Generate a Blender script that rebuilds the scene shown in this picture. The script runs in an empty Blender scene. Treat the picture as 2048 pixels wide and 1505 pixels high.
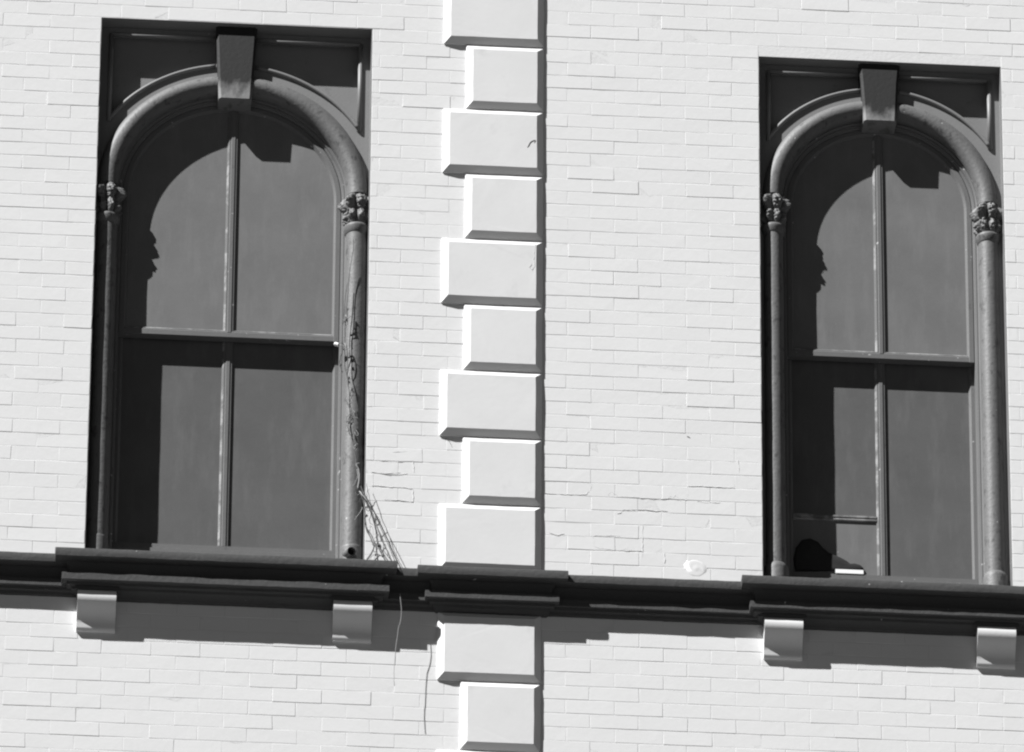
import bpy, math, random
from mathutils import Vector, Matrix, noise
random.seed(11)
sc = bpy.context.scene
col = sc.collection

# ------------------------------------------------------------------ camera
PITCH, YAW, ROLL = math.radians(31), math.radians(3.9), .0067
FPX, PPM = 20000.0, 448.0
DIST = FPX / PPM
VD = Vector((math.sin(YAW)*math.cos(PITCH), math.cos(YAW)*math.cos(PITCH), math.sin(PITCH)))
r0 = Vector((math.cos(YAW), -math.sin(YAW), 0)); u0 = r0.cross(VD)
VR = r0*math.cos(ROLL) + u0*math.sin(ROLL); VU = u0*math.cos(ROLL) - r0*math.sin(ROLL)
ZC = 1.65 + DIST*math.sin(PITCH)
CAM = Vector((0, 0, ZC)) - DIST*VD
cam_data = bpy.data.cameras.new('camera'); cam = bpy.data.objects.new('camera', cam_data); col.objects.link(cam)
cam_data.sensor_width = 36; cam_data.lens = 36*FPX/2048; cam_data.clip_end = 2000; cam_data.clip_start = .5
M = Matrix((VR, VU, -VD)).transposed().to_4x4(); M.translation = CAM
cam.matrix_world = M
sc.camera = cam

# ------------------------------------------------------------------ sky, sun, exposure
TA, TE = 1.68, 2.2                       # sideways and downward run of the sunlight per metre into the wall
SUNV = Vector((TA, 1, -TE)).normalized()
world = bpy.data.worlds.new('World'); sc.world = world; world.use_nodes = True
nt = world.node_tree; bg = nt.nodes['Background']
sky = nt.nodes.new('ShaderNodeTexSky'); sky.sky_type = 'NISHITA'; sky.sun_disc = False
sky.sun_elevation = math.asin(-SUNV.z); sky.sun_rotation = math.atan2(-SUNV.x, -SUNV.y)
sky.air_density = .14; sky.dust_density = 0
sep = nt.nodes.new('ShaderNodeSeparateColor'); cmb = nt.nodes.new('ShaderNodeCombineColor')   # black-and-white film behind a red filter
nt.links.new(sky.outputs[0], sep.inputs[0])
for k in range(3): nt.links.new(sep.outputs[0], cmb.inputs[k])
nt.links.new(cmb.outputs[0], bg.inputs['Color']); bg.inputs['Strength'].default_value = .05
sun_d = bpy.data.lights.new('sun', 'SUN'); sun_d.energy = 5.0; sun_d.angle = math.radians(.5); sun_d.color = (1, 1, 1)
sun = bpy.data.objects.new('sun', sun_d); col.objects.link(sun)
sun.rotation_euler = SUNV.to_track_quat('-Z', 'Y').to_euler(); sun.location = (-20, -20, 60)
vs = sc.view_settings
vs.view_transform = 'Standard'; vs.look = 'None'; vs.gamma = 1; vs.exposure = .97; vs.use_curve_mapping = False
sc.render.engine = 'CYCLES'; sc.cycles.max_bounces = 6; sc.cycles.pixel_filter_type = 'BLACKMAN_HARRIS'; sc.cycles.filter_width = 2.2

def W(px, py, y):
    """point of the plane at depth y (metres behind the brick face) seen at a pixel of the 2048 px photograph"""
    v = VD + (px-1024)/FPX*VR + (752.5-py)/FPX*VU
    return CAM + v*((y-CAM.y)/v.y)

# ------------------------------------------------------------------ materials
def mat(name, base, rough=.6, spec=.3, big=.06, bigscale=2.5, fine=.05, finescale=140, bump=.0, bumpscale=120,
        stain=None, fleck=None, dark_top=None):
    m = bpy.data.materials.new(name); m.use_nodes = True
    t = m.node_tree; n = t.nodes; L = t.links
    b = n['Principled BSDF']; b.inputs['Roughness'].default_value = rough; b.inputs['Specular IOR Level'].default_value = spec
    geo = n.new('ShaderNodeNewGeometry')
    def nz(scale, detail=4, rough_=.6, stretch=None):
        x = n.new('ShaderNodeTexNoise'); x.inputs['Scale'].default_value = scale
        x.inputs['Detail'].default_value = detail; x.inputs['Roughness'].default_value = rough_
        if stretch:
            mp = n.new('ShaderNodeMapping'); mp.inputs['Scale'].default_value = stretch
            L.new(geo.outputs['Position'], mp.inputs['Vector']); L.new(mp.outputs[0], x.inputs['Vector'])
        else: L.new(geo.outputs['Position'], x.inputs['Vector'])
        return x.outputs['Fac']
    def mth(op, a, c=None, clamp=False):
        x = n.new('ShaderNodeMath'); x.operation = op; x.use_clamp = clamp
        for i, v in enumerate((a, c)):
            if v is None: continue
            if isinstance(v, (int, float)): x.inputs[i].default_value = v
            else: L.new(v, x.inputs[i])
        return x.outputs[0]
    f = mth('ADD', mth('MULTIPLY', mth('SUBTRACT', nz(bigscale), .5), 2*big), 1)
    f = mth('ADD', f, mth('MULTIPLY', mth('SUBTRACT', nz(finescale, 2), .5), 2*fine))
    v = mth('MULTIPLY', f, base)
    def ramp(x, lo, hi):
        r = n.new('ShaderNodeMapRange'); r.inputs[1].default_value = lo; r.inputs[2].default_value = hi; r.clamp = True
        L.new(x, r.inputs[0]); return r.outputs[0]
    def mixv(a, c, fac):
        x = n.new('ShaderNodeMix'); x.data_type = 'FLOAT'
        for s, q in ((x.inputs[2], a), (x.inputs[3], c), (x.inputs[0], fac)):
            if isinstance(q, (int, float)): s.default_value = q
            else: L.new(q, s)
        return x.outputs[0]
    if stain:      # (value, scale, lo, hi, stretch)
        v = mixv(v, stain[0], mth('MULTIPLY', ramp(nz(stain[1], 6, .65, stain[4] if len(stain) > 4 else None), stain[2], stain[3]), stain[5] if len(stain) > 5 else .8))
    if dark_top:       # (value, height where it starts, height where it is full): darker towards the top, ragged at its edge
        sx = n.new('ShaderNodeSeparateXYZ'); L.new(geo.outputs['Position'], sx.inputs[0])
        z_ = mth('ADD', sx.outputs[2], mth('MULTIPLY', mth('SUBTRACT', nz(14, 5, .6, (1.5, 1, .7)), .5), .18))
        v = mixv(v, dark_top[0], ramp(z_, dark_top[1], dark_top[2]))
    if fleck:      # (value, scale, lo, hi)
        v = mixv(v, fleck[0], ramp(nz(fleck[1], 1, .4), fleck[2], fleck[3]))
    cc = n.new('ShaderNodeCombineColor')
    for k in range(3): L.new(v, cc.inputs[k])
    L.new(cc.outputs[0], b.inputs['Base Color'])
    if bump:
        bp = n.new('ShaderNodeBump'); bp.inputs['Strength'].default_value = 1;  bp.inputs['Distance'].default_value = bump
        L.new(nz(bumpscale, 5, .55), bp.inputs['Height']); L.new(bp.outputs[0], b.inputs['Normal'])
    return m
M_WHITE = mat('white_paint_on_brick', .65, .65, .2, big=.03, bigscale=3, fine=.025, finescale=90, bump=.00045, bumpscale=34,
              stain=(.46, 9, .64, .84, (1, 1, 1.6), .35))
M_JOINT = mat('white_paint_in_joints', .62, .7, .2, big=.05, bigscale=4, fine=.05, finescale=60, bump=.001, bumpscale=60,
              stain=(.42, 7, .6, .8, None, .4))
M_QUOIN = mat('white_paint_on_stone', .62, .6, .25, big=.06, bigscale=5, fine=.02, finescale=150, bump=.0004, bumpscale=50,
              stain=(.42, 8, .60, .80, (1, 1, .6), .4))
M_PLATE = mat('grey_paint_on_surround', 0.185, .5, .4, big=.14, bigscale=5, fine=.06, bump=.0005, bumpscale=90,
              stain=(.10, 16, .62, .75, None, .7), fleck=(.4, 60, .80, .83))
M_ROLL = mat('grey_paint_on_columns', 0.125, .55, .35, big=.16, bigscale=9, fine=.14, finescale=110, bump=.0016, bumpscale=60,
             stain=(.05, 30, .56, .66, (1, 1, .7), .8), fleck=(.42, 55, .80, .83))
M_SASH = mat('worn_grey_sash_paint', .125, .55, .35, big=.1, bigscale=8, fine=.08, bump=.0006, bumpscale=110,
             stain=(.07, 30, .62, .74, (1, 1, .35), .8), fleck=(.45, 40, .74, .79))
M_PUTTY = mat('pale_flaking_putty', 0.26, .8, .2, big=.3, bigscale=14, fine=.1, stain=(.12, 11, .44, .54, None, .95))
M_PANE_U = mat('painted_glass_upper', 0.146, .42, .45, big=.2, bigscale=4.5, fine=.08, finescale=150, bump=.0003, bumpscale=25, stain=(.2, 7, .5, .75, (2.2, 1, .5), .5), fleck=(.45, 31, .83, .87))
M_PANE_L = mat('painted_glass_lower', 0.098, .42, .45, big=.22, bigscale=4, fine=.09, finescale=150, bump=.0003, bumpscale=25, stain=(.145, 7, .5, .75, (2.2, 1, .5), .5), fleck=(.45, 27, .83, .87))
M_LEDGE = mat('dark_grey_ledge_paint', .062, .75, .2, big=.12, bigscale=5, fine=.12, finescale=110, bump=.0022, bumpscale=55,
              stain=(.05, 26, .63, .74, None, .8), fleck=(.4, 45, .79, .83))
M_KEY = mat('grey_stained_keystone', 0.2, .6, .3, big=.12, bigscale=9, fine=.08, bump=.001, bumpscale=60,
            stain=(.05, 14, .52, .66, (1.6, 1, .8), .6), dark_top=(.02, 26.095, 26.165))
M_TWIG = mat('dry_brown_twig', .10, .8, .2, big=.3, bigscale=30)
M_TWIGP = mat('bleached_twig', .32, .8, .2, big=.3, bigscale=30)
M_DARK = mat('near_black', .02, .9, .1)
M_CLOTH = mat('black_cloth', .036, 1, .0, big=.2, bigscale=30)
M_PALE = mat('white_strip', .78, .6, .2)
M_TWINE = mat('pale_twine', .3, .9, .1, big=.2, bigscale=60)
M_ROAD = mat('asphalt', .07, .9, .2, big=.2, bigscale=.5, fine=.2, finescale=40)
M_WALK = mat('concrete_paving', .28, .85, .2, big=.1, bigscale=1, fine=.1, finescale=30)

# ------------------------------------------------------------------ mesh builder
class MB:
    def __init__(s): s.v = []; s.f = []
    def add(s, vs_, fs):
        o = len(s.v); s.v += [tuple(p) for p in vs_]; s.f += [tuple(i+o for i in f) for f in fs]
    def box(s, x0, x1, y0, y1, z0, z1):
        s.add([(x0,y0,z0),(x1,y0,z0),(x1,y1,z0),(x0,y1,z0),(x0,y0,z1),(x1,y0,z1),(x1,y1,z1),(x0,y1,z1)],
              [(0,3,2,1),(4,5,6,7),(0,1,5,4),(1,2,6,5),(2,3,7,6),(3,0,4,7)])
    def prism(s, poly, y0, y1):                  # poly in (x, z)
        n = len(poly)
        s.add([(x, y0, z) for x, z in poly] + [(x, y1, z) for x, z in poly],
              [tuple(range(n)), tuple(range(2*n-1, n-1, -1))] + [(i, i+n, (i+1) % n + n, (i+1) % n) for i in range(n)])
    def prism_x(s, poly, x0, x1):                # poly in (y, z)
        n = len(poly)
        s.add([(x0, y, z) for y, z in poly] + [(x1, y, z) for y, z in poly],
              [tuple(range(n)), tuple(range(2*n-1, n-1, -1))] + [(i, (i+1) % n, (i+1) % n + n, i+n) for i in range(n)])
    def prism_z(s, poly, z0, z1):                # poly in (x, y)
        n = len(poly)
        s.add([(x, y, z0) for x, y in poly] + [(x, y, z1) for x, y in poly],
              [tuple(range(n)), tuple(range(2*n-1, n-1, -1))] + [(i, (i+1) % n, (i+1) % n + n, i+n) for i in range(n)])
    def loft(s, rings, closed=True, cap=True):
        n = len(rings[0]); o = len(s.v); fs = []
        for a in range(len(rings)-1):
            for i in range(n if closed else n-1):
                j = (i+1) % n; fs.append((a*n+i, a*n+j, (a+1)*n+j, (a+1)*n+i))
        if cap and closed: fs += [tuple(range(n-1, -1, -1)), tuple((len(rings)-1)*n+i for i in range(n))]
        s.add([p for r in rings for p in r], fs)
    def lathe(s, cx, cy, prof, n=28):            # prof of (radius, z)
        s.loft([[(cx+r*math.cos(2*math.pi*i/n), cy+r*math.sin(2*math.pi*i/n), z) for i in range(n)] for r, z in prof])
    def tube(s, pts, rad, n=6):
        pts = [Vector(p) for p in pts]; rings = []
        for i, p in enumerate(pts):
            t = (pts[min(i+1, len(pts)-1)] - pts[max(i-1, 0)]).normalized()
            a = t.cross(Vector((0, 1, .13))).normalized(); b = t.cross(a)
            r = rad[i] if isinstance(rad, (list, tuple)) else rad
            rings.append([p + r*(math.cos(2*math.pi*k/n)*a + math.sin(2*math.pi*k/n)*b) for k in range(n)])
        s.loft(rings)
    def arch(s, prof, cx, zs, zb, a0=0., a1=math.pi, n=48, closed_prof=False):
        """sweep a profile of (radius, y) round an arch on centre (cx, zs); legs run down to zb when zb is given"""
        path = []
        if zb is not None: path += [('r', zb)]
        path += [('a', a0 + (a1-a0)*i/n) for i in range(n+1)]
        if zb is not None: path += [('l', zb)]
        rings = []
        for k, q in path:
            if k == 'a': rings.append([(cx + r*math.cos(q), y, zs + r*math.sin(q)) for r, y in prof])
            else: rings.append([(cx + (r if k == 'r' else -r), y, q) for r, y in prof])
        s.loft(rings, closed=closed_prof, cap=closed_prof)
    def build(s, name, m, parent=None, origin=None, smooth=False, sharp=None):
        o_ = Vector(origin) if origin is not None else (ORIG.get(parent.name, Vector()) if parent else Vector())
        me = bpy.data.meshes.new(name)
        me.from_pydata([tuple(Vector(p)-o_) for p in s.v], [], s.f); me.validate(); me.update()
        me.materials.append(m)
        if smooth:
            me.polygons.foreach_set('use_smooth', [True]*len(me.polygons))
            if sharp: me.set_sharp_from_angle(angle=math.radians(sharp))
        ob = bpy.data.objects.new(name, me); col.objects.link(ob)
        if parent: ob.parent = parent
        else: ob.location = o_
        ORIG[ob.name] = o_
        return ob
ORIG = {}
GD = .008                          # how far the sashes are set back behind their frame
def tag(o, label=None, cat=None, group=None, kind=None):
    if label: o['label'] = label
    if cat: o['category'] = cat
    if group: o['group'] = group
    if kind: o['kind'] = kind
    return o
def empty(name, loc):
    o = bpy.data.objects.new(name, None); o.empty_display_size = .1; o.location = loc; col.objects.link(o)
    ORIG[o.name] = Vector(loc); return o

# ------------------------------------------------------------------ key measures (metres; brick face at y = 0)
ZLED = 23.55                       # underside of the ledge slab
COURSE = .0691; ZQ = 23.9688       # a quoin joint
QL_W, QL_N, QR = -.3215, -.2185, .1345
WINS = dict(
    big=dict(cx=-1.264, half=.6174, rc=.5635, r=.050, zs=25.60, rail=24.862, head=26.455, yp=.080, yk=.025, yc=.084),
    small=dict(cx=1.673, half=.556, rc=.489, r=.047, zs=25.69, rail=24.893, head=26.40, yp=.067, yk=.017, yc=.076))
LEFT, RIGHT = WINS['big'], WINS['small']

# ------------------------------------------------------------------ ground far below
b = MB(); b.box(-150, 150, -150, -4, -.3, 0); tag(b.build('street', M_ROAD), kind='structure')
b = MB(); b.box(-150, 150, -4, 30, -.3, .13); tag(b.build('pavement', M_WALK), kind='structure')

# ------------------------------------------------------------------ the painted brick wall
wall = tag(empty('brick_wall', (0, .15, 0)), 'white painted brick wall with a strip of raised corner blocks', 'wall')
YB = .0013                         # paint skin in the joints
b = MB()
lx0, lx1 = LEFT['cx']-LEFT['half'], LEFT['cx']+LEFT['half']
rx0, rx1 = RIGHT['cx']-RIGHT['half'], RIGHT['cx']+RIGHT['half']
for x0, x1 in ((-9, lx0), (lx1, rx0), (rx1, 9)): b.box(x0, x1, YB, .42, ZLED-.1, LEFT['head'])
b.box(rx0, rx1, YB, .42, RIGHT['head'], LEFT['head'])
b.box(-9, 9, YB, .42, LEFT['head'], 31)
b.box(-9, 9, YB, .42, 0, ZLED-.1)
b.build('mortar_bed', M_JOINT, wall)

def chamfer_brick(w, h, seed):
    rnd = random.Random(seed); c = .0012; d = .010
    m = MB()
    def j(a): return rnd.uniform(-a, a)
    n = 5
    # front face with a slightly uneven outline, then a worn arris, then the sides
    fr = []
    for i in range(n): fr.append((-w/2+c+(w-2*c)*i/(n-1)+j(.001), 0+j(.0002), -h/2+c+j(.0007)))
    for i in range(n): fr.append((w/2-c-(w-2*c)*i/(n-1)+j(.001), 0+j(.0002), h/2-c+j(.0007)))
    k = len(fr); mid = []; back = []
    for x, y, z in fr:
        sx = x*(w/(w-2*c)); sz = h/2 if z > 0 else -h/2
        mid.append((sx, .0005, sz)); back.append((sx, d, sz))
    m.add(fr+mid+back, [tuple(range(k))] + [(i, (i+1) % k, (i+1) % k + k, i+k)[::-1] for i in range(k)] +
          [(i+k, (i+1) % k + k, (i+1) % k + 2*k, i+2*k)[::-1] for i in range(k)])
    return m
cache = {}
def brick_mesh(w):
    key = (round(w, 3), random.randrange(5))
    if key not in cache:
        m = chamfer_brick(key[0]-.0018, COURSE-.0026, hash(key))
        me = bpy.data.meshes.new('brick'); me.from_pydata(m.v, [], m.f); me.update(); me.materials.append(M_WHITE)
        cache[key] = me
    return cache[key]
BL = .2143
spots = []
c0 = int(math.floor((22.35-ZQ)/COURSE)); c1 = int(math.ceil((27.1-ZQ)/COURSE))
for c in range(c0, c1):
    z0 = ZQ + c*COURSE; zc = z0 + COURSE/2
    qrow = (c // 5) % 2
    ql = QL_W if (c // 5) % 2 == 1 else QL_N        # quoins alternate every five courses
    if zc < ZLED: ql = QL_W if int((ZLED-.1345-zc)/(5*COURSE)) % 2 == 0 else QL_N
    spans = [(-2.75, 2.75)]
    def cut(sp, a, e):
        out = []
        for p, q in sp:
            if e <= p or a >= q: out.append((p, q)); continue
            if a > p: out.append((p, a))
            if e < q: out.append((e, q))
        return out
    spans = cut(spans, ql+.004, QR-.004)
    if ZLED-.09 < zc < LEFT['head']+.03: spans = cut(spans, lx0, lx1)
    if ZLED-.09 < zc < RIGHT['head']+.03: spans = cut(spans, rx0, rx1)
    if ZLED-.10 < zc < ZLED+.03: continue
    ph = .245 + (0 if c % 2 else BL/2)
    for p, q in spans:
        k = math.ceil((p-ph)/BL + .12); xs = [p]
        while ph + k*BL < q - .035: xs.append(ph + k*BL + random.uniform(-.004, .004)); k += 1
        xs.append(q)
        for a, e in zip(xs, xs[1:]):
            if e-a > .02: spots.append((a, e, zc))
def inpic(s):
    x, z = (s[0]+s[1])/2, s[2]
    return abs(x-.45) + (0 if ZLED < z < 26.05 else 4) + abs(z-24.9)*.2
spots.sort(key=inpic)
rest = MB()
for i, (a, e, zc) in enumerate(spots):
    rough = 1.6 if ZLED < zc < 24.1 else 1
    me = brick_mesh(e-a)
    loc = Vector(((a+e)/2, random.triangular(-.0004, .0012, .0008), zc + random.uniform(-.0006, .0006)*rough))
    rot = Matrix.Rotation(random.gauss(0, .004), 4, 'X') @ Matrix.Rotation(random.gauss(0, .0018)*rough, 4, 'Z') @ Matrix.Rotation(random.gauss(0, .003)*rough, 4, 'Y')
    if i < 300:
        ob = bpy.data.objects.new('brick', me); col.objects.link(ob); ob.parent = wall
        ob.location = loc - ORIG['brick_wall']; ob.rotation_euler = rot.to_euler()
    else:
        T = Matrix.Translation(loc) @ rot
        rest.add([T @ v.co for v in me.vertices], [tuple(p.vertices) for p in me.polygons])
tag(rest.build('brick_field', M_WHITE, wall), kind='stuff')

# raised corner blocks with bevelled edges
def quoin(x0, x1, z0, z1):
    g = .0025; w = .030; p0, p1 = .006, .027
    z0 += g; z1 -= g
    m = MB()
    ph = random.uniform(0, 99)
    def ring(i, y, amp):
        a, e, c, d = x0+i, x1-i, z0+i, z1-i; out = []
        for k in range(8): out.append((a+(e-a)*k/8, c))
        for k in range(6): out.append((e, c+(d-c)*k/6))
        for k in range(8): out.append((e+(a-e)*k/8, d))
        for k in range(6): out.append((a, d+(c-d)*k/6))
        return [(x+amp*noise.noise(Vector((x*14, z*14, ph))), y+amp*.6*noise.noise(Vector((x*11, z*11, ph+7))), z+amp*noise.noise(Vector((x*14, z*14, ph+3)))) for x, z in out]
    m.loft([ring(0, .02, 0), ring(0, -p0, .0016), ring(w*.95, -p1+.0012, .0018), ring(w*1.02, -p1, .0012)])
    return m.build('quoin_block', M_QUOIN, wall)
QH = 5*COURSE
for k in range(-1, 9):
    z0 = ZQ - QH + k*QH
    wide = (k % 2 == 0)
    quoin(QL_W if wide else QL_N, QR, z0 if k >= 0 else z0, z0+QH) if k >= 0 else None
zt = ZLED - .1345
for k in range(4):
    quoin(QL_W if k % 2 == 0 else QL_N, QR, zt-(k+1)*QH, zt-k*QH)
# plugged fixing left in the wall
b = MB(); p = W(1392, 1137, 0)
rings = []
for q, (rr, yy) in enumerate(((.056, .0014), (.042, .0000), (.033, -.0004), (.022, .0000), (.012, -.0006), (.004, -.0012))):
    rings.append([(p.x+rr*math.cos(a)*(1+.2*math.sin(3*a+q*2)), yy, p.z+rr*.95*math.sin(a)*(1+.1*math.cos(2*a+q))) for a in [2*math.pi*i/16 for i in range(16)]])
b.loft(rings); b.build('plaster_plug', M_WHITE, wall, smooth=True)

def ridge(px, y, r, m_=None):
    pp = []
    for i in range(len(px)-1):
        a, e = W(*px[i], y), W(*px[i+1], y); k = max(2, int((e-a).length/.012))
        for j in range(k): pp.append(a.lerp(e, j/k) + Vector((random.gauss(0, .0012), 0, random.gauss(0, .0010))))
    pp.append(W(*px[-1], y)); m = MB()
    m.tube(pp, [r*random.uniform(.25, 1.25) for _ in pp], 5)
    m.build('paint_ridge', m_ or M_JOINT, wall)
for q in ([(1090, 987), (1130, 990), (1172, 990), (1180, 982), (1184, 970)],
          [(1215, 990), (1222, 985), (1238, 993), (1260, 995), (1300, 998), (1320, 1000), (1345, 997), (1352, 991), (1358, 998), (1372, 1000), (1378, 985), (1376, 974), (1395, 973), (1470, 977)],
          [(1330, 1000), (1342, 993), (1350, 1000), (1362, 1003)],
          [(1235, 1028), (1243, 1027), (1245, 1021), (1290, 1020), (1310, 1023), (1335, 1023)],
          [(1188, 1072), (1240, 1073)], [(1186, 1072), (1187, 1092), (1200, 1098), (1250, 1102), (1284, 1103)], [(1285, 1050), (1285, 1115)],
          [(1098, 1066), (1115, 1072), (1128, 1068)], [(1476, 922), (1478, 946)], [(1184, 1130), (1184, 1148)], [(1328, 1108), (1329, 1126)],
          [(1395, 1003), (1410, 1006), (1440, 1006)], [(785, 905), (830, 903)], [(760, 922), (790, 925), (826, 922), (828, 945)],
          [(742, 945), (770, 948), (800, 946)], [(768, 950), (790, 951), (815, 948)], [(745, 972), (775, 974), (826, 978), (826, 1005)], [(770, 1000), (826, 1004)]):
    ridge(q, .0004, .0014)
ridge([(1055, 295), (1059, 287), (1066, 282), (1071, 281), (1068, 286)], -.0274, .0016, M_TWIG)
ridge([(1070, 488), (1067, 520), (1070, 533), (1064, 540), (1059, 535), (1063, 528)], -.0272, .0011, M_QUOIN)
ridge([(1374, 873), (1379, 875)], -.0004, .0022, M_TWIG)
ridge([(890, 878), (900, 884), (905, 896)], .0005, .0012, M_TWIG)

# ------------------------------------------------------------------ the ledge below the windows
ledge = tag(empty('stone_ledge', (0, 0, ZLED)), 'dark grey moulded ledge running below both windows, on white scroll brackets', 'ledge')
def ledge_piece(name, x0, x1, a, dz, steps, dlip):
    """profile of (projection, height); the ends return to the wall with the same profile"""
    b_ = a - dlip
    prof = [(-.01, .044), (a-.012, .043), (a-.002, .0395), (a, .034), (a, .012), (a-.0015, 0), (a-.012, -.001), (a-.052, -.002), (a-.066, -.022), (a-.07, -.05),
            (b_-.012, -.062), (b_, -.066), (b_, -.0985), (b_-.003, -.1)] + steps + [(-.01, steps[-1][1]-.001)]
    xa, xb = x0+a, x1-a
    n = max(3, int((x1-x0)/.045)); m = MB(); rings = []
    for pi_, (p, z) in enumerate(prof):
        L_, R_ = xa-max(p, -.01), xb+max(p, -.01)
        ring = [(L_, .01, ZLED+z+dz)]
        for i in range(n+1):
            x = L_+(R_-L_)*i/n
            jz = .0014*noise.noise(Vector((x*9, a*30, pi_*.7))) + .0016*noise.noise(Vector((x*31, a*30, pi_*.9+5)))
            jp = .0014*noise.noise(Vector((x*13, a*17+9, pi_*.5)))
            ring.append((x, -(p+jp), ZLED+z+dz+jz))
        ring.append((R_, .01, ZLED+z+dz)); rings.append(ring)
    m.loft(rings, closed=False)
    return m.build(name, M_LEDGE, ledge, smooth=True, sharp=32)
bedA = [(.083, -.1005), (.080, -.112), (.062, -.1135), (.058, -.124), (.046, -.127), (.028, -.138), (.022, -.148)]
bedC = [(.058, -.1005), (.055, -.114), (.040, -.116), (.036, -.128), (.022, -.140)]
bedD = [(.034, -.1005), (.031, -.114), (.018, -.117), (.014, -.130)]
ledge_piece('ledge_run', -6, 6, .0855, -.004, bedD, .040)
ledge_piece('ledge_break', -.418, .2475, .1115, -.001, bedC, .037)
ledge_piece('window_sill_ledge', -2.012, -.508, .1375, 0, bedA, .033)
ledge_piece('window_sill_ledge', 1.0115, 2.335, .1375, 0, bedA, .040)
def bracket(xc):
    w = .085; zt_ = ZLED-.132
    prof = [(.01, 0), (-.066, 0), (-.074, -.012), (-.077, -.030), (-.075, -.048), (-.068, -.062), (-.056, -.078), (-.044, -.094), (-.033, -.110),
            (-.025, -.126), (-.021, -.142), (-.020, -.158), (-.018, -.168), (-.012, -.175), (.01, -.177)]
    m = MB(); m.prism_x([(y, zt_+z) for y, z in prof], xc-w, xc+w)
    o = m.build('bracket', M_QUOIN, ledge, smooth=True, sharp=40)
    m = MB(); m.box(xc-w-.012, xc+w+.012, -.074, .012, zt_-.0008, zt_+.0165); m.box(xc-w-.004, xc+w+.004, -.066, .012, zt_-.012, zt_-.0012)
    m.build('bracket_cap', M_LEDGE, o)
for x in (-1.822, -.698, 1.202, 2.144): bracket(x)

# ------------------------------------------------------------------ arched windows
def leaf(m, cx, cy, ang, r0_, z0, h, w, curl, drop):
    """an acanthus-like leaf: rises along the bell, curls out and hangs over at its tip"""
    ca, sa = math.cos(ang), math.sin(ang); sec = []
    for i in range(9):
        t = i/8
        if t < .62: rr = r0_ + .010*t; z = z0 + h*t/.62*.92
        else:
            q = (t-.62)/.38; rr = r0_+.006 + curl*math.sin(q*math.pi*.5); z = z0 + h*.92 + h*.10*math.sin(q*math.pi) - drop*q*q
        ww = w*(.75+.35*math.sin(t*math.pi))*(1-.35*t*t)*(1+.16*math.sin(t*26))
        sec.append((rr, z, ww))
    rings = []
    for rr, z, ww in sec:
        ring = []
        for k, (u, v) in enumerate(((-1, -.003), (-.45, .003), (0, .0065), (.45, .003), (1, -.003), (.5, -.006), (0, -.004), (-.5, -.006))):
            R_ = rr + v
            ring.append((cx + R_*ca - u*ww*sa, cy + R_*sa + u*ww*ca, z))
        rings.append(ring)
    m.loft(rings)

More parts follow.
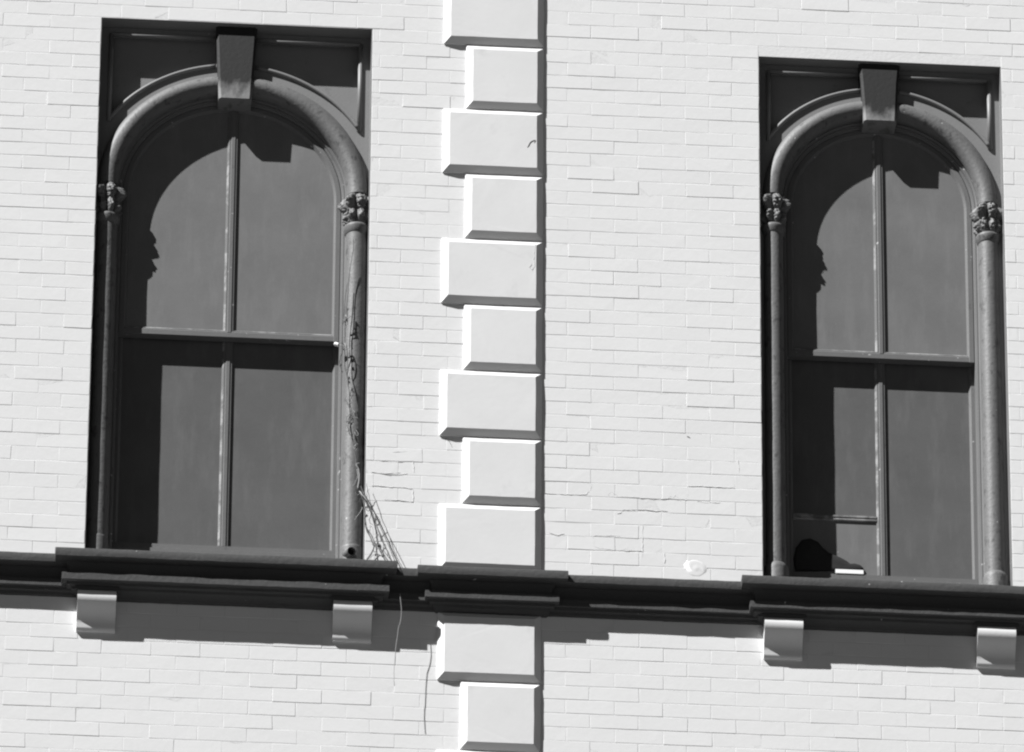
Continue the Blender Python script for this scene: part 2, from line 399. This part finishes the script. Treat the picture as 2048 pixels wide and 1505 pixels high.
def arched_window(cfg, label, torn):
    cx, half, rc, r, zs, rail = (cfg[k] for k in ('cx', 'half', 'rc', 'r', 'zs', 'rail'))
    ZB = ZLED + .046; ZHEAD = cfg['head']
    root = tag(empty('arched_window', (cx, .1, ZB)), label, 'window', 'tall round-arched windows in dark grey surrounds')
    YP = cfg['yp']                                    # face of the surround
    YC = cfg['yc']                                    # axis of columns and arch roll
    ro = rc + r; ri = rc - r
    rb = ro + .058                               # bead round the spandrels
    # ---- surround plate with two sunk spandrels
    n = 40
    xv = half - .050; zt_ = ZHEAD - .040
    angA = math.acos(min(.999, xv/(rb)))         # where bead meets the upright
    arc_hi = math.radians(82)
    m = MB()
    for s in (1, -1):
        # band between the opening and the sunk panel
        for i in range(n):
            a0, a1 = math.pi/2*i/n, math.pi/2*(i+1)/n
            def lim(a):
                x = rb*math.cos(a); z = rb*math.sin(a)
                x = min(x, half)
                if x >= half: z = math.sqrt(max(rb*rb-half*half, 0)) * (math.sin(a)/math.sin(math.acos(half/rb)) if half < rb else 1)
                return x, z
            p = [(rc*math.cos(a0), rc*math.sin(a0)), lim(a0), lim(a1), (rc*math.cos(a1), rc*math.sin(a1))]
            q = [(cx+s*x, YP, zs+z) for x, z in p]
            m.add(q, [(0, 1, 2, 3) if s > 0 else (3, 2, 1, 0)])
        # upright strip at the side and strip along the head
        zA = math.sqrt(max(rb*rb-half*half, 0)); zv = rb*math.sin(angA)
        pts = [(half, zA), (half, ZHEAD-zs+.01), (xv, ZHEAD-zs+.01), (xv, zv)]
        k = 6
        for i in range(1, k): 
            a = angA + (math.asin(zA/rb)-angA)*i/k; pts.append((rb*math.cos(a), rb*math.sin(a)))
        m.add([(cx+s*x, YP+.0005, zs+z) for x, z in pts], [tuple(range(len(pts)))])
        xh = rb*math.cos(arc_hi)
        m.add([(cx+s*x, YP+.0006, z) for x, z in ((0, zt_), (xv, zt_), (xv, ZHEAD+.01), (0, ZHEAD+.01))], [(0, 1, 2, 3)])
        m.add([(cx+s*x, YP+.0006, z) for x, z in ((0, zs+rb), (xh, zs+rb*math.sin(arc_hi)), (xh, zt_), (0, zt_))], [(0, 1, 2, 3)])
        # jamb strip down to the sill
        m.box(*sorted((cx+s*rc, cx+s*half)), YP, YP+.05, ZB-.04, zs)
        m.box(*sorted((cx+s*(half-.004), cx+s*(half-.0003))), .0035, YP+.01, ZB-.04, ZHEAD)
    m.box(cx-half+.0045, cx+half-.0045, .0035, YP+.01, ZHEAD-.004, ZHEAD-.0003)
    m.build('surround', M_PLATE, root)
    for s in (1, -1):
        # sunk spandrel panel and its bead
        m = MB(); poly = [(xv+.002, rb*math.sin(angA)-.01)]
        for i in range(19):
            a = angA + (arc_hi-angA)*i/18; poly.append(((rb-.002)*math.cos(a), (rb-.002)*math.sin(a)))
        poly += [(rb*math.cos(arc_hi)-.0, zt_-zs+.004), (xv+.002, zt_-zs+.004)]
        m.add([(cx+s*x, YP+.034, zs+z) for x, z in poly], [tuple(range(len(poly)))])
        # the sunk sides
        k = len(poly)
        m.add([(cx+s*x, YP+.034, zs+z) for x, z in poly] + [(cx+s*x, YP-.002, zs+z) for x, z in poly], [(i, (i+1) % k, (i+1) % k+k, i+k) for i in range(k)])
        o = m.build('spandrel_panel', M_PLATE, root)
        m = MB(); br = .0105; pts = []
        for i in range(25):
            a = angA + (arc_hi-angA)*i/24; pts.append((cx+s*rb*math.cos(a), YP-.003, zs+rb*math.sin(a)))
        m.tube(pts, br, 8)
        m.tube([(cx+s*xv, YP-.003, zs+rb*math.sin(angA)-.012), (cx+s*xv, YP-.003, zt_)], br, 8)
        m.tube([(cx+s*xv, YP-.003, zt_), (cx+s*rb*math.cos(arc_hi), YP-.003, zt_)], br, 8)
        m.build('bead', M_PLATE, o, smooth=True)
    # ---- arch roll
    m = MB(); m.arch([(rc + r*math.cos(t), YC + r*math.sin(t)) for t in [2*math.pi*i/24 for i in range(24)]], cx, zs, None, n=72, closed_prof=True)
    m.build('arch_moulding', M_ROLL, root, smooth=True, sharp=60)
    # ---- keystone
    zk = 26.066 if half > .58 else 26.092
    m = MB(); rings = []
    for z, w in ((zk, .075), (zk+.20, .085), (ZHEAD-.003, .094)):
        c = .011; yf = cfg['yk']
        rings.append([(cx-w, .14, z), (cx-w, yf+c, z), (cx-w+c, yf, z), (cx+w-c, yf, z), (cx+w, yf+c, z), (cx+w, .14, z)])
    m.loft(rings); m.build('keystone', M_KEY, root)
    # ---- columns
    zcap = zs + .004
    for s in (-1, 1):
        x = cx + s*rc
        m = MB(); prof = []
        zb_ = ZB-.03; ztop = zcap-.19
        for i in range(15):
            t = i/14; prof.append((r*(1.0-.03*t) - .0006*math.sin(i*2.1), zb_+(ztop-zb_)*t))
        m.lathe(x, YC, prof, 32)
        shaft = m.build('column', M_ROLL, root, smooth=True, sharp=60)
        m = MB()
        m.lathe(x, YC, [(r*.9, zcap-.215), (r*.98, zcap-.212), (r*1.07, zcap-.205), (r*1.15, zcap-.190), (r*1.20, zcap-.180), (r*1.20, zcap-.172), (r*1.1, zcap-.166), (r*.9, zcap-.164)], 32)
        m.build('neck_ring', M_ROLL, shaft, smooth=True, sharp=50)
        m = MB()
        def bump_(t, lo, hi, k=2.2):             # a tier of leaves: swells to its tips, then undercuts
            u = (t-lo)/(hi-lo)
            return 0 if u < 0 or u > 1 else math.sin(math.pi*u**(.8+.4*k))**.85
        seed = random.uniform(0, 50); rings = []; NA = 144; NZ = 56
        for i in range(NZ+1):
            t = i/NZ; z = zcap-.170+.176*t; ring = []
            for k in range(NA):
                a = 2*math.pi*k/NA
                l1 = abs(math.cos(4*(a+.45)))**.8; l2 = abs(math.cos(3*a+.5))**.8; l4 = abs(math.cos(2*a+math.pi/4))**2
                R_ = r*.86 + .029*l1*bump_(t, .02, .46, 1.4) + (.031*l2+.016*l4)*bump_(t, .36, .95, 1.5) - .006*(1-l2)*(t > .4)
                R_ += .006*noise.noise(Vector((math.cos(a)*2.0+seed, math.sin(a)*2.6, z*34))) * (.35+.65*bump_(t, .0, 1.0, .3))
                R_ += .005*noise.noise(Vector((math.cos(a)*6+seed, math.sin(a)*7, z*110)))
                R_ -= .0055*(1-abs(math.cos(11*a+9*t+seed))**.6)*(bump_(t, .02, .46, 1.4)+bump_(t, .36, .95, 1.5))
                R_ -= .010*max(0, noise.noise(Vector((math.cos(a)*3.2+seed, math.sin(a)*3.2, z*70+4)))-.12)*2
                zz_ = z - .007*l2*bump_(t, .36, .95, 2) - .006*l1*bump_(t, 0, .46, 2)
                ring.append((x+R_*math.cos(a), YC+R_*math.sin(a), zz_))
            rings.append(ring)
        m.loft(rings)
        m.build('capital', M_ROLL, shaft, smooth=True, sharp=70)
        m = MB(); zz = W(690, 1086, .03).z if half > .58 else W(1548, 1122, .03).z
        m.lathe(x, YC, [(r*1.0, zz), (r*1.07, zz-.006), (r*1.16, zz-.014), (r*1.2, zz-.026), (r*1.2, zb_-.002), (r*.8, zb_-.004)] if half < .58 else
                [(r*1.0, zz), (r*1.035, zz-.004), (r*1.045, zz-.012), (r*1.05, zb_-.002), (r*.8, zb_-.004)], 32)
        m.build('base', M_ROLL, shaft, smooth=True, sharp=50)
    # ---- inner frame, stepped in towards the sashes
    rs = ri - .018                               # outer edge of the sashes
    m = MB()
    m.arch([(rc, .094), (ri+.004, .096), (ri-.002, .103), (ri-.008, .1025), (ri-.011, .113), (rs+.004, .1135), (rs, .120), (rs, .24)], cx, zs, ZB-.02, n=64)
    m.build('inner_frame', M_SASH, root, smooth=True, sharp=28).location.y = GD
    # ---- sashes
    def sash(name, upper):
        yf, yg = (.1205, .135) if upper else (.167, .181)
        rg = rs - .034 if upper else rs - .025
        m = MB()
        if upper:
            m.arch([(rs-.0005, .152), (rs-.0005, yf+.003), (rs-.004, yf), (rg+.010, yf), (rg, yg-.002), (rg, .152)], cx, zs, rail, n=64)
        else:
            for s in (-1, 1):
                P_ = [(cx+s*(rs-.0005), .20), (cx+s*(rs-.0005), yf), (cx+s*(rg+.010), yf), (cx+s*rg, yg-.002), (cx+s*rg, .20)]
                m.prism_z(P_ if s < 0 else P_[::-1], ZB-.03, rail+.05)
        o = m.build(name, M_SASH, root, smooth=True, sharp=25); o.location.y = GD
        if upper:
            zr = rail+.031
            m = MB(); m.prism_x([(.164, rail), (.1235, rail), (.1225, rail+.002), (.1225, zr-.005), (.1245, zr), (yg, zr+.006), (.164, zr+.006)], cx-rs+.001, cx+rs-.001)
            m.build('meeting_rail', M_SASH, o)
            m = MB(); m.prism_x([(yg, zr+.0062), (.1252, zr+.0003), (.1245, zr+.003), (yg-.002, zr+.011)], cx-rg, cx+rg); m.build('putty_line', M_PUTTY, o)
            zlo, zhi = zr, zs
        else:
            zlo = W(600, 1097, yf+GD).z if half > .58 else W(1820, 1152, yf+GD).z
            m = MB(); m.prism_x([(.21, ZB-.03), (yf-.006, ZB-.03), (yf-.006, zlo-.030), (yf-.001, zlo-.027), (yf-.001, zlo-.006), (yg-.002, zlo), (.21, zlo)], cx-rs+.001, cx+rs-.001)
            m.build('bottom_rail', M_SASH, o)
            zhi = rail+.045
        # muntin: moulded bar with worn putty along its left side
        mw = .0225; mz1 = zs+rg-.004 if upper else zhi
        m = MB(); m.prism_z([(cx-mw, yg+.004), (cx-mw, yg-.002), (cx-mw+.007, yf+.004), (cx-mw+.013, yf+.0045), (cx-mw+.016, yf+.001), (cx+mw-.014, yf+.001), (cx+mw-.011, yf+.0045), (cx+mw-.004, yf+.005), (cx+mw, yg-.002), (cx+mw, yg+.004)], zlo-.004, mz1)
        m.build('muntin', M_SASH, o)
        m = MB(); m.prism_z([(cx-mw-.0035, yg-.0005), (cx-mw+.0005, yg-.006), (cx-mw+.006, yf+.0045), (cx-mw+.001, yg)], zlo, mz1-.02); m.build('putty_line', M_PUTTY, o)
        # panes
        for s in (-1, 1):
            m = MB()
            if upper:
                ang = math.acos((mw-.003)/(rg+.004)); pts = [(mw-.003, zlo-zs-.003), (rg+.004, zlo-zs-.003)]
                pts += [((rg+.004)*math.cos(ang*i/28), (rg+.004)*math.sin(ang*i/28)) for i in range(29)]
                P_ = [(cx+s*x, zs+z) for x, z in pts]
                m.prism(P_ if s > 0 else P_[::-1], yg, yg+.004)
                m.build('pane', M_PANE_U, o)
            else:
                x0, x1 = sorted((cx+s*(mw-.003), cx+s*(rg+.004)))
                if torn and s < 0:
                    zh = W(1700, 1037, yg+GD).z
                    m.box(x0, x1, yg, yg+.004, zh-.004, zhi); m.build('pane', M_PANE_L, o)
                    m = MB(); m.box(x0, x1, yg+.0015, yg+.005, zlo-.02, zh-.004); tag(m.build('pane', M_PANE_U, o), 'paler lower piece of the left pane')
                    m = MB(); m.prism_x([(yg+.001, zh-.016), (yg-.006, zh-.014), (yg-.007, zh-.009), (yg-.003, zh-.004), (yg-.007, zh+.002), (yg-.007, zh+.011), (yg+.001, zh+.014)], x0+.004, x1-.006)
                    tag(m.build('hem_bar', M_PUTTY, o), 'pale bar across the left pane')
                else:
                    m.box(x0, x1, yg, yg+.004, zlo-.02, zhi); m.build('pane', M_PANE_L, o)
        return o
    sash('upper_sash', True); sash('lower_sash', False)
    # closing board behind
    m = MB(); m.box(cx-half-.05, cx+half+.05, .262, .285, ZB-.1, ZHEAD+.1); m.build('back_board', M_DARK, root)
    return root
w1 = arched_window(LEFT, 'wider arched window with dead vine on its right column', False)
w2 = arched_window(RIGHT, 'narrower arched window with a pale bar across its lower left pane', True)

# hollow pipe end at the foot of the vine-side column
p = W(701, 1104, .012); m = MB(); A_ = Vector((.30, -.88, -.18)).normalized(); a_ = A_.cross(Vector((0, 0, 1))).normalized(); b_ = A_.cross(a_)
rings = []
for rr, dd in ((.020, -.05), (.0215, .008), (.0195, .012), (.0165, .010), (.0155, -.03)):
    rings.append([p + A_*dd + rr*(math.cos(2*math.pi*i/20)*a_ + math.sin(2*math.pi*i/20)*b_) for i in range(20)])
m.loft(rings)
pipe = tag(m.build('pipe_stub', M_ROLL, origin=p, smooth=True, sharp=50), 'short dark hollow pipe end at the foot of the vine-covered column', 'pipe')
m = MB(); m.loft([[p + A_*dd + .0153*(math.cos(2*math.pi*i/20)*a_ + math.sin(2*math.pi*i/20)*b_) for i in range(20)] for dd in (-.035, -.008)]); m.build('hollow', M_DARK, pipe)  # black plug: the shade inside the pipe end is put into its colour

# ------------------------------------------------------------------ things in and on the right window
outline = [(1590, 1142), (1587, 1118), (1592, 1096), (1604, 1080), (1620, 1077), (1635, 1084), (1646, 1096), (1657, 1106), (1668, 1111), (1682, 1116), (1694, 1123), (1702, 1129), (1713, 1128.5), (1722, 1131), (1727, 1137), (1726, 1142)]
pts = [W(x, y, .184) for x, y in outline]; cen = sum(pts, Vector())/len(pts); cen.z = min(q.z for q in pts)+.03
rings = []
for k, y in ((1.0, .1915), (1.0, .186), (.985, .182), (.93, .1785), (.5, .1775)):
    rings.append([Vector((cen.x+(q.x-cen.x)*k + .003*noise.noise(q*40), y + .003*noise.noise(q*45+Vector((0, k*3, 0)))*(k < 1), cen.z+(q.z-cen.z)*k + .002*noise.noise(q*60))) for q in pts])
m = MB(); m.loft(rings)
tag(m.build('cloth_bundle', M_CLOTH, origin=(cen.x, .184, cen.z-.03), smooth=True, sharp=70), 'black rounded bundle lying low in the corner of the narrower window', 'bundle')
q0, q1 = W(1671, 1139, .171), W(1727, 1148, .171)
m = MB(); m.prism_x([(.171, q1.z-.001), (.176, q1.z-.001), (.176, q0.z), (.172, q0.z+.002)], q0.x, q1.x)
tag(m.build('wood_strip', M_PALE, origin=((q0.x+q1.x)/2, .173, q1.z)), 'small bright white strip below the black bundle', 'strip')

# ------------------------------------------------------------------ dead vine on the left window's right column
vine = tag(empty('dead_vine', W(760, 1118, -.08)), 'dead leafless vine climbing the column and wall edge from the ledge', 'vine')
def smooth_path(pp, k=5):
    out = []
    for i in range(len(pp)-1):
        p0, p1, p2, p3 = pp[max(i-1, 0)], pp[i], pp[i+1], pp[min(i+2, len(pp)-1)]
        for j in range(k):
            t = j/k; out.append(.5*((2*p1) + (p2-p0)*t + (2*p0-5*p1+4*p2-p3)*t*t + (3*p1-p0-3*p2+p3)*t**3))
    return out + [pp[-1]]
def stem(px, r1, r2, m_, jit=.0025, name='stem'):
    pp = [W(x, y, d) + Vector((random.uniform(-jit, jit), random.uniform(-jit, jit), random.uniform(-jit, jit))) for x, y, d in px]
    pp = smooth_path(pp); n = len(pp)
    for i in range(1, n-1): pp[i] = pp[i] + Vector((random.gauss(0, .0007), 0, random.gauss(0, .0007)))
    m = MB(); m.tube(pp, [r1+(r2-r1)*i/(n-1)*(1) + random.uniform(0, .0004) for i in range(n)], 6)
    return m.build(name, m_, vine, smooth=True), pp
stem([(783, 1122, -.09), (770, 1092, -.06), (757, 1062, -.045), (745, 1030, -.03), (733, 1002, -.02), (722, 975, .0), (715, 945, .008), (709, 905, .012), (703, 865, .014), (700, 820, .014), (697, 775, .014), (691, 735, .018), (689, 700, .018), (690, 665, .018), (692, 630, .016), (697, 585, .014), (700, 540, .014), (706, 500, .012), (707, 478, .010)], .0026, .0012, M_TWIG)
stem([(793, 1128, -.11), (768, 1072, -.07), (748, 1025, -.04), (737, 985, -.03), (733, 968, -.02)], .0018, .0008, M_TWIG)
stem([(735, 1120, -.06), (748, 1098, -.05), (742, 1078, -.04), (732, 1055, -.035), (730, 1028, -.03), (727, 1005, -.02), (720, 985, -.01)], .0030, .0016, M_TWIG)
stem([(757, 1122, -.07), (752, 1095, -.055), (744, 1075, -.045), (735, 1058, -.04), (731, 1040, -.03)], .0028, .0016, M_TWIG)
stem([(748, 1121, -.07), (757, 1112, -.07), (752, 1108, -.06), (768, 1114, -.07)], .0034, .002, M_TWIG)
stem([(780, 1118, -.09), (768, 1100, -.08), (766, 1080, -.07), (752, 1048, -.05), (750, 1030, -.04)], .0014, .0009, M_TWIG)
stem([(715, 978, -.004), (719, 955, -.004), (718, 940, -.002), (713, 930, 0), (719, 926, -.005)], .0026, .0014, M_TWIGP)
stem([(718, 984, -.006), (726, 992, -.02), (735, 1003, -.03)], .0030, .0018, M_TWIGP)
stem([(708, 1042, .006), (716, 1030, -.004), (722, 1022, -.01), (725, 1016, -.012)], .0010, .0020, M_TWIGP)
stem([(712, 862, 0), (717, 868, -.006), (714, 872, -.008), (708, 866, -.002), (707, 880, .004)], .0010, .0008, M_TWIGP)
stem([(704, 880, .012), (699, 855, .010), (706, 840, .010), (703, 818, .012), (699, 800, .012), (703, 780, .010), (709, 790, .008)], .0022, .0014, M_TWIG)
stem([(698, 870, .012), (695, 850, .012), (700, 832, .010)], .0016, .0022, M_TWIG)
stem([(693, 800, .014), (702, 830, .010), (712, 858, .004), (716, 880, .002)], .0011, .0010, M_TWIG)
stem([(684, 745, .02), (680, 728, .024), (684, 705, .02), (690, 690, .014), (695, 700, .01), (696, 725, .012), (692, 740, .014)], .0022, .0013, M_TWIG)
stem([(686, 648, .02), (690, 640, .012), (694, 630, .01), (696, 618, .012)], .0030, .0020, M_TWIG)
stem([(690, 655, .014), (694, 645, .008), (692, 632, .012)], .0014, .0026, M_TWIGP)
stem([(694, 565, .016), (690, 600, .018), (687, 650, .02), (685, 690, .02)], .0014, .0016, M_TWIG)
stem([(689, 675, .014), (687, 660, .012), (688, 640, .012)], .0012, .0008, M_TWIGP)
for x, y, d in ((695, 619, .008), (692, 640, .006), (731, 1047, -.04), (756, 1093, -.06), (751, 1110, -.07), (703, 779, .004), (700, 833, .004), (698, 845, .006), (765, 1112, -.08), (681, 730, .018), (690, 713, .012), (712, 893, .002)):
    p = W(x, y, d); m = MB(); k = random.uniform(.006, .011); rings = []
    for t in (-1, -.6, 0, .6, 1):
        rr = .0042*math.sqrt(max(1-t*t, .02)); rings.append([(p.x+rr*math.cos(a)+t*random.uniform(-.001, .001), p.y+rr*.7*math.sin(a), p.z+t*k) for a in [math.pi/3*i for i in range(6)]])
    m.loft(rings); m.build('bud', M_TWIG, vine, smooth=True)

for x, y, d in ((694, 640, .012), (690, 700, .014), (697, 770, .012), (700, 800, .012), (702, 830, .012), (704, 850, .010), (706, 870, .010), (709, 900, .008), (714, 940, .004), (722, 985, -.004), (733, 1020, -.02), (740, 1060, -.035), (748, 1085, -.045), (752, 1105, -.06), (745, 1112, -.06), (760, 1095, -.06), (699, 815, .012), (703, 842, .010), (701, 790, .012), (738, 1040, -.03), (730, 1000, -.012), (758, 1070, -.05)):
    for _ in range(2):
        ang = random.uniform(0, 6.28); path = [(x, y, d)]
        for k in range(random.randint(3, 5)):
            ang += random.gauss(0, .8); st = random.uniform(4, 9)
            path.append((path[-1][0]+st*math.cos(ang)*.55, path[-1][1]+st*math.sin(ang), max(path[-1][2]-random.uniform(0, .004), d-.012)))
        stem(path, random.uniform(.0008, .0015), .0005, random.choice((M_TWIG, M_TWIG, M_TWIGP)), .001, 'twig')

# small pale knob wired to the column
p = W(672, 689, .03); q = W(684, 692, .02)
m = MB(); A_ = (p-q).normalized(); a_ = A_.cross(Vector((0, 1, 0))).normalized(); b_ = A_.cross(a_)
m.loft([[q + A_*dd + rr*(math.cos(2*math.pi*i/12)*a_ + math.sin(2*math.pi*i/12)*b_) for i in range(12)] for rr, dd in ((.0075, .016), (.0095, .018), (.0085, .024), (.010, .030), (.0085, .038), (.004, .040))])
knob = tag(m.build('knob', M_PALE, origin=q, smooth=True, sharp=50), 'tiny white knob wired to the column beside the dark rail', 'knob')
m = MB(); m.tube([q + A_*.018, q, W(689, 687, .015), W(692, 694, .012), W(686, 699, .016)], .0028, 6); m.build('wire', M_TWIGP, knob, smooth=True)

# twine hanging from the ledge
pp = smooth_path([W(800, 1188, -.085), W(801, 1200, -.084), W(803, 1222, -.082), W(801, 1243, -.080), W(797, 1256, -.080), W(795, 1272, -.080), W(792, 1292, -.082), W(790, 1315, -.083), W(788, 1345, -.084), W(789, 1372, -.085)])
m = MB(); m.tube(pp, .0013, 6)
tag(m.build('twine', M_TWINE, origin=pp[0], smooth=True), 'thin pale twine hanging below the ledge beside the corner blocks', 'twine')
